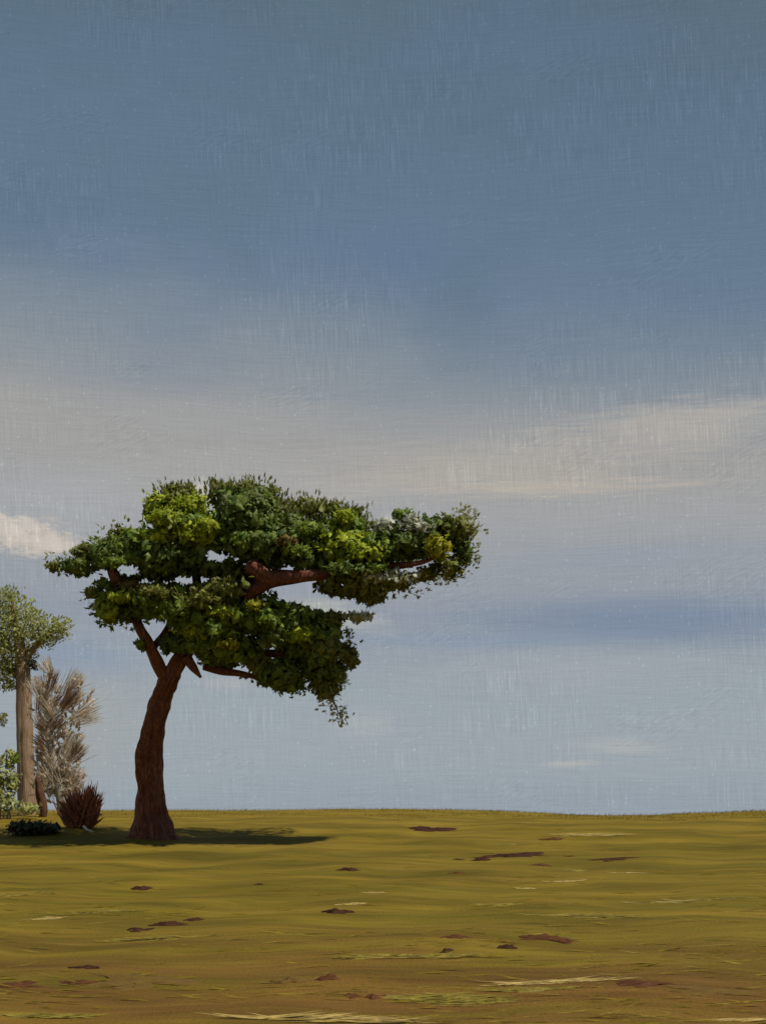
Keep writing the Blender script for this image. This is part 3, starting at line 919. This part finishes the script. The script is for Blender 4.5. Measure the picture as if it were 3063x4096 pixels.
def spikes(name, cx, cy, tips, n, width, mat, parent, Y, seed, jit=14):
    rng = np.random.default_rng(seed)
    k = rng.integers(0, len(tips), n)
    tp = np.array(tips, float)[k] + rng.normal(size=(n, 2)) * jit
    bx = cx + (tp[:, 0] - cx) * .35 + rng.normal(size=n) * 16
    by = cy + rng.normal(size=n) * 16
    dep = rng.normal(size=n) * .22
    A = np.stack([(bx - CX) / F * Y, Y + dep * .4, EYE + (PH - by) / F * Y], -1)
    B = np.stack([(tp[:, 0] - CX) / F * Y, Y + dep, EYE + (PH - tp[:, 1]) / F * Y], -1)
    d = B - A
    Ln = np.linalg.norm(d, axis=1)
    d = unit(d)
    s2 = unit(np.cross(d, unit(rng.normal(size=(n, 3)) + np.array([0, 1.5, 0]))))
    V, Q = blades(A, d, s2, Ln, width * (.7 + .6 * rng.random(n)), rng.normal(size=n) * .15)
    o = quads_obj(name, V, Q, mat, parent, smooth=True)
    o['kind'] = 'stuff'
    return o


spikes('twigs', 325, 3290, [(255, 3195), (270, 3180), (300, 3185), (318, 3165), (330, 3185), (352, 3150), (358, 3140), (362, 3165), (388, 3175), (392, 3185), (385, 3215), (250, 3230), (262, 3250), (392, 3250), (320, 3200), (290, 3215), (350, 3200), (300, 3240), (360, 3240)],
       420, .065, LM['rustbush'], rb, RY, 6)
spikes('tall_shoots', 345, 3260, [(358, 3136), (360, 3142), (316, 3160), (390, 3172)], 40, .05, LM['rustbush'], rb, RY - .1, 7, 5)
foliage('leaf_mass', P(322, 3255, RY), 55 * RY / F, 40 * RY / F, .35, 160, LM['rustbush'], rb, 88, size=.16)

# low dark leaf clump, added in place of the left trees' shadow
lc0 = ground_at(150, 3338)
lc = empty('shade_clump', lc0)
tag(lc, 'low blackish green leaf clump standing in for shade, stretched flat below the left trees', 'shrub')
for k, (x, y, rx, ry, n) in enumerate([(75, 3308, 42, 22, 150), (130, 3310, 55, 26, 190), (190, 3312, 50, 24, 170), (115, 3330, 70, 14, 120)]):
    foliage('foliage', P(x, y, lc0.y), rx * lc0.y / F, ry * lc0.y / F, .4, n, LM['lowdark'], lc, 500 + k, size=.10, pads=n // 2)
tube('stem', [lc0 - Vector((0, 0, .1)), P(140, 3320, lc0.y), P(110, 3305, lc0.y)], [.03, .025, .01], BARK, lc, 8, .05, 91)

# bleached twig on the ground
bt = []
for (px, py, h) in [(288, 3273, .17), (318, 3276, .14), (330, 3290, .10), (336, 3306, .06), (352, 3320, .04), (378, 3328, .02)]:
    p = ground_at(px, max(3300, py + 6))
    bt.append(P(px, py, p.y - .3))
tw = tube('bleached_twig', bt, [.05, .06, .045, .035, .025, .008], BLEACHED, None, 12, .1, 95, .15)
tag(tw, 'small crooked bleached white twig before the rust-brown bush', 'twig')


# ------------------------------------------------------------------ earth clods, soil scars, straw
def clod(name, px, py, wpx, hpx, mat, label, cat, seed, slope=0.0, arc=0.0, group='marks scattered over the turf'):
    """a lumpy low mound of earth; wpx, hpx its size in the photograph"""
    c0 = ground_at(px, py + hpx * .35)
    Y = c0.y
    w = wpx * Y / F * .66
    h = max(.025, hpx * Y / F * .34)
    rng = random.Random(seed)
    nu, nv = 26, 9
    V, Fc = [], []
    ph = [rng.uniform(0, 6.28) for _ in range(6)]
    dw = max(.08, min(w * .8, hpx * Y / F * 3.2))
    for j in range(nv):
        fj = j / (nv - 1)
        for i in range(nu):
            th = 2 * math.pi * i / nu
            rr = (1 - fj) ** .8
            edge = 1 + .26 * math.sin(3 * th + ph[0]) + .2 * math.sin(5 * th + ph[1]) + .2 * math.sin(9 * th + ph[2]) + rng.uniform(-.1, .1)
            x = math.cos(th) * w * rr * edge
            y = math.sin(th) * dw * rr * edge
            u = x / max(w, 1e-6)
            y += slope * x + arc * (u * u - .3) * w
            nz = mnoise.noise(Vector((x * 7 + seed, y * 9, 2.0))) * .5 + mnoise.noise(Vector((x * 22 + seed, y * 22, 5.0))) * .35
            zt = h * (1 - (rr) ** 2) * (0.7 + 1.5 * nz)
            gx_, gy_ = c0.x + x, c0.y + y
            gz = float(ground_z(gx_, gy_))
            V.append((x, y, gz - c0.z + (zt if j else -.03)))
    for j in range(nv - 1):
        for i in range(nu):
            i2 = (i + 1) % nu
            Fc.append((j * nu + i, j * nu + i2, (j + 1) * nu + i2, (j + 1) * nu + i))
    o = make_obj(name, V, Fc, mat)
    o.location = c0
    tag(o, label, cat, group)
    return o


D, RD, SF = CLOD_DARK, CLOD_RED, CLOD_SOFT
GC, GS = 'dark earth clods on the grass', 'bare reddish soil scars in the grass'
CLODS = [
    ('earth_clod', 568, 3541, 62, 44, D, 'small slanted dark clod alone below the leaning trunk', .5, 0, GC),
    ('earth_clod', 670, 3682, 105, 54, D, 'largest dark brown clod of the row of three in the left foreground', 0, 0, GC),
    ('earth_clod', 776, 3672, 58, 26, D, 'small clod at the right end of the row of three', .2, 0, GC),
    ('earth_clod', 558, 3708, 80, 36, D, 'flat brown clod at the left end of the row of three', .1, 0, GC),
    ('earth_clod', 1036, 3530, 28, 24, D, 'tiniest dark clod in the open grass below the crown', 0, 0, GC),
    ('earth_clod', 1395, 3469, 66, 32, D, 'oval dark clod at mid height near the picture middle', 0, 0, GC),
    ('earth_clod', 1350, 3632, 84, 52, D, 'chunky dark clod beside a pale straw tuft in the middle', .1, 0, GC),
    ('earth_clod', 345, 3858, 96, 38, D, 'dark clod above the brown soil scar at lower left', .1, 0, GC),
    ('soil_scar', 320, 3923, 110, 24, RD, 'narrow reddish soil scar under the lower left clod', 0, 0, GS),
    ('soil_scar', 560, 3908, 330, 50, SF, 'long soft brown soil scar at lower left', .05, .0, GS),
    ('soil_scar', 60, 3930, 160, 30, RD, 'reddish soil scar touching the left edge', 0, 0, GS),
    ('soil_scar', 1160, 3900, 110, 66, SF, 'rounded brown soil scar left of the pair near bottom middle', 0, .2, GS),
    ('soil_scar', 1310, 3893, 70, 60, RD, 'upright brown soil scar right of the pair near bottom middle', .3, 0, GS),
    ('earth_clod', 1410, 3978, 58, 26, RD, 'small reddish clod near the bottom middle', 0, 0, GC),
    ('earth_clod', 1500, 3975, 60, 44, RD, 'reddish clod just left of the broad olive tuft at the bottom', .5, 0, GC),
    ('earth_clod', 1722, 3310, 150, 26, D, 'long thin dark clod close under the skyline', 0, 0, GC),
    ('earth_clod', 1926, 3428, 56, 38, D, 'blackish clod at the left end of the low ridge', .3, 0, GC),
    ('soil_scar', 2050, 3415, 220, 22, D, 'thin arched dark soil scar trailing right from the blackish clod', 0, -.25, GS),
    ('earth_clod', 1837, 3434, 34, 14, D, 'upper of two specks of earth left of the blackish clod', 0, 0, GC),
    ('earth_clod', 1828, 3486, 46, 16, RD, 'lower of two specks of earth left of the blackish clod', 0, 0, GC),
    ('soil_scar', 2164, 3453, 60, 22, RD, 'small faint soil scar at the right end of the arched scar', 0, 0, GS),
    ('earth_clod', 2276, 3420, 36, 16, RD, 'small faint clod between the two thin dark scars', 0, 0, GC),
    ('soil_scar', 2450, 3430, 120, 20, D, 'thin dark soil scar lying farthest right in the upper grass', -.1, 0, GS),
    ('soil_scar', 2210, 3350, 70, 20, RD, 'short reddish soil scar in the bright grass below the skyline', 0, 0, GS),
    ('earth_clod', 1790, 3790, 40, 46, D, 'lower dark clod of the slanted pair at lower centre right', 1.0, 0, GC),
    ('earth_clod', 1822, 3740, 80, 26, RD, 'upper reddish clod of the slanted pair at lower centre right', .2, -.3, GC),
    ('earth_clod', 2033, 3772, 58, 62, D, 'upright dark clod left of the arched brown clod', .8, 0, GC),
    ('earth_clod', 2192, 3738, 165, 56, RD, 'arched brown clod, widest in the right foreground', -.25, -.4, GC),
    ('soil_scar', 2574, 3924, 190, 26, RD, 'reddish soil scar at lower right, left one of two', 0, 0, GS),
    ('soil_scar', 2830, 3952, 270, 26, SF, 'longest reddish soil scar at lower right near the edge', -.1, 0, GS),
]
for k, (nm, px, py, w, h, mt, lab, sl, ar, gr) in enumerate(CLODS):
    if nm == 'soil_scar':
        o = clod(nm, px, py, w, h * 1.1, mt, lab, 'soil scar', 900 + k, sl, ar, gr)
        for v in o.data.vertices:
            pass
    else:
        clod(nm, px, py, w, h, mt, lab, 'clod', 900 + k, sl, ar, gr)


def tuft(px, py, wpx, hpx, n, mat, label, seed, slope=0.0):
    """flattened tuft of dry grass lying along the ground"""
    c0 = ground_at(px, py + hpx * .3)
    Y = c0.y
    rng = np.random.default_rng(seed)
    w = wpx * Y / F
    dep = max(.12, hpx * Y / F * 2.5)
    bx = (rng.random(n) - .5) * w * .8
    by = rng.normal(size=n) * dep * .3 * (1.2 - np.abs(bx / w) * 1.6) + slope * bx
    gz = ground_z(c0.x + bx, c0.y + by)
    base = np.stack([bx, by, gz - c0.z + .004], -1)
    sgn = np.where(rng.random(n) < .8, 1.0, -1.0)
    d = unit(np.stack([sgn, sgn * slope + rng.normal(size=n) * .10, .01 + .035 * rng.random(n)], -1))
    L_ = w * (.18 + .26 * rng.random(n)) + .02
    s2 = unit(np.cross(d, np.array([0, -.3, 1.0])[None] + rng.normal(size=(n, 3)) * .25))
    V, Q = blades(base, d, s2, L_, .009 + .010 * rng.random(n), -.03 + rng.normal(size=n) * .03)
    o = quads_obj('straw_tuft', V, Q, mat, None, smooth=True)
    o.location = c0
    tag(o, label, 'grass tuft', 'flattened straw tufts')
    return o


ST, SG = LM['straw'], LM['straw_green']
TUFTS = [
    (2257, 3518, 130, 26, 90, ST, 'brightest pale straw tuft right of the picture middle', .1), (2510, 3488, 110, 14, 50, ST, 'thin pale straw tuft farthest right under the dark scar', 0),
    (2098, 3549, 60, 18, 40, ST, 'small pale straw tuft left of the brightest one', 0), (1990, 3612, 150, 24, 70, SG, 'olive straw tuft below the small pale one', .05), (2290, 3475, 100, 24, 50, SG, 'greenish straw tuft just above the brightest one', 0),
    (1494, 3564, 70, 26, 45, ST, 'pale straw tuft above and right of the chunky clod', -.3), (1400, 3611, 90, 20, 45, ST, 'pale straw tuft touching the chunky clod', .2), (37, 3570, 120, 34, 150, SG, 'straw tuft touching the left edge of the grass', .1),
    (168, 3560, 100, 36, 60, SG, 'greenish straw tuft beside the one at the left edge', -.4), (180, 3664, 110, 36, 70, ST, 'pale straw tuft nearest the left edge, lower one', .2), (650, 3750, 330, 22, 130, SG, 'long low straw tuft below the row of three clods', 0),
    (1780, 3980, 400, 70, 420, SG, 'broad olive straw tuft at the bottom middle', -.12), (2170, 3925, 480, 26, 130, ST, 'long thin pale straw streak at lower right', .1), (2100, 3955, 330, 22, 90, SG, 'short pale straw streak below the long thin one', .0),
    (1250, 4072, 620, 22, 150, ST, 'long pale straw streak along the bottom edge', -.02), (1700, 3820, 330, 24, 120, SG, 'low straw tuft left of the slanted clod pair', .15), (2330, 3660, 380, 24, 120, SG, 'long greenish straw tuft above the arched clod', .05),
    (2740, 3600, 380, 24, 110, SG, 'long greenish straw tuft at the right in middle grass', .02), (180, 4060, 330, 22, 120, SG, 'straw tuft in the lower left corner', -.1), (1480, 3820, 260, 24, 80, SG, 'low straw tuft below the chunky clod', 0),
    (2030, 3375, 130, 18, 40, SG, 'greenish straw tuft above the arched dark scar', .3), (2330, 3335, 300, 16, 90, ST, 'straw streak in the bright grass under the skyline', 0),
    (2950, 4078, 180, 14, 70, ST, 'pale straw tuft in the lower right corner', .1), (420, 3640, 240, 24, 60, SG, 'arched straw tuft between trunk shadow and row of clods', .3),
]
for k, (px, py, w, h, n, mt, lab, sl) in enumerate(TUFTS):
    tuft(px, py, w, h, n, mt, lab, 1200 + k, sl)


# ------------------------------------------------------------------ short grass over everything near
def short_grass(name, n, seed, mat, y0, y1, lo, hi, wid, label, stand=0.0):
    rng = np.random.default_rng(seed)
    u = rng.random(n)
    y = 1.0 / (1 / y1 + u * (1 / y0 - 1 / y1))
    x = (rng.random(n) * 2 - 1) * (y * .31 + 1.2)
    den = np.sin(x * .7 + np.sin(y * .9) * 2) + np.sin(y * 1.7 + x * .25) + rng.normal(size=n) * .8
    k = den > -0.4
    x, y = x[k], y[k]
    n = len(x)
    base = np.stack([x, y, ground_z(x, y) - .004], -1)
    a = rng.normal(size=n) * .18
    sg = np.where(rng.random(n) < .6, 1.0, -1.0)
    d = unit(np.stack([sg * np.cos(a), np.sin(a) * .6, 0.01 + .05 * rng.random(n) + stand * (.6 + rng.random(n))], -1))
    Ln = (lo + (hi - lo) * rng.random(n)) * (0.6 + y * .035) * (1.0 if stand == 0 else .5)
    s2 = unit(np.cross(d, np.array([0, -.15, 1.0])[None] + rng.normal(size=(n, 3)) * .12))
    V, Q = blades(base, d, s2, Ln, wid * (.6 + .8 * rng.random(n)) * (0.6 + y * .035), -.05 + rng.normal(size=n) * .06, nseg=2)
    o = quads_obj(name, V, Q, mat, smooth=True)
    tag(o, label, 'grass', None, 'stuff')


GA = leaf_mat('turf_olive', [(.11, .082, .007), (.13, .095, .008), (.15, .105, .010), (.13, .080, .012)], rough=.8, spec=.06, trans=.1)
GB = leaf_mat('turf_ochre', [(.14, .105, .010), (.17, .125, .014), (.20, .15, .022), (.16, .11, .016)], rough=.8, spec=.06, trans=.1)
short_grass('olive_turf', 1800, 21, GA, 8.5, 48, .14, .42, .030, 'short olive grass covering the rise')
short_grass('ochre_turf', 1200, 22, GB, 8.5, 48, .12, .40, .022, 'sparse ochre dry grass blades among the turf')
short_grass('crest_grass', 26000, 23, GB, 43, 62, .03, .10, .006, 'fine upright grass along the skyline', 1.6)
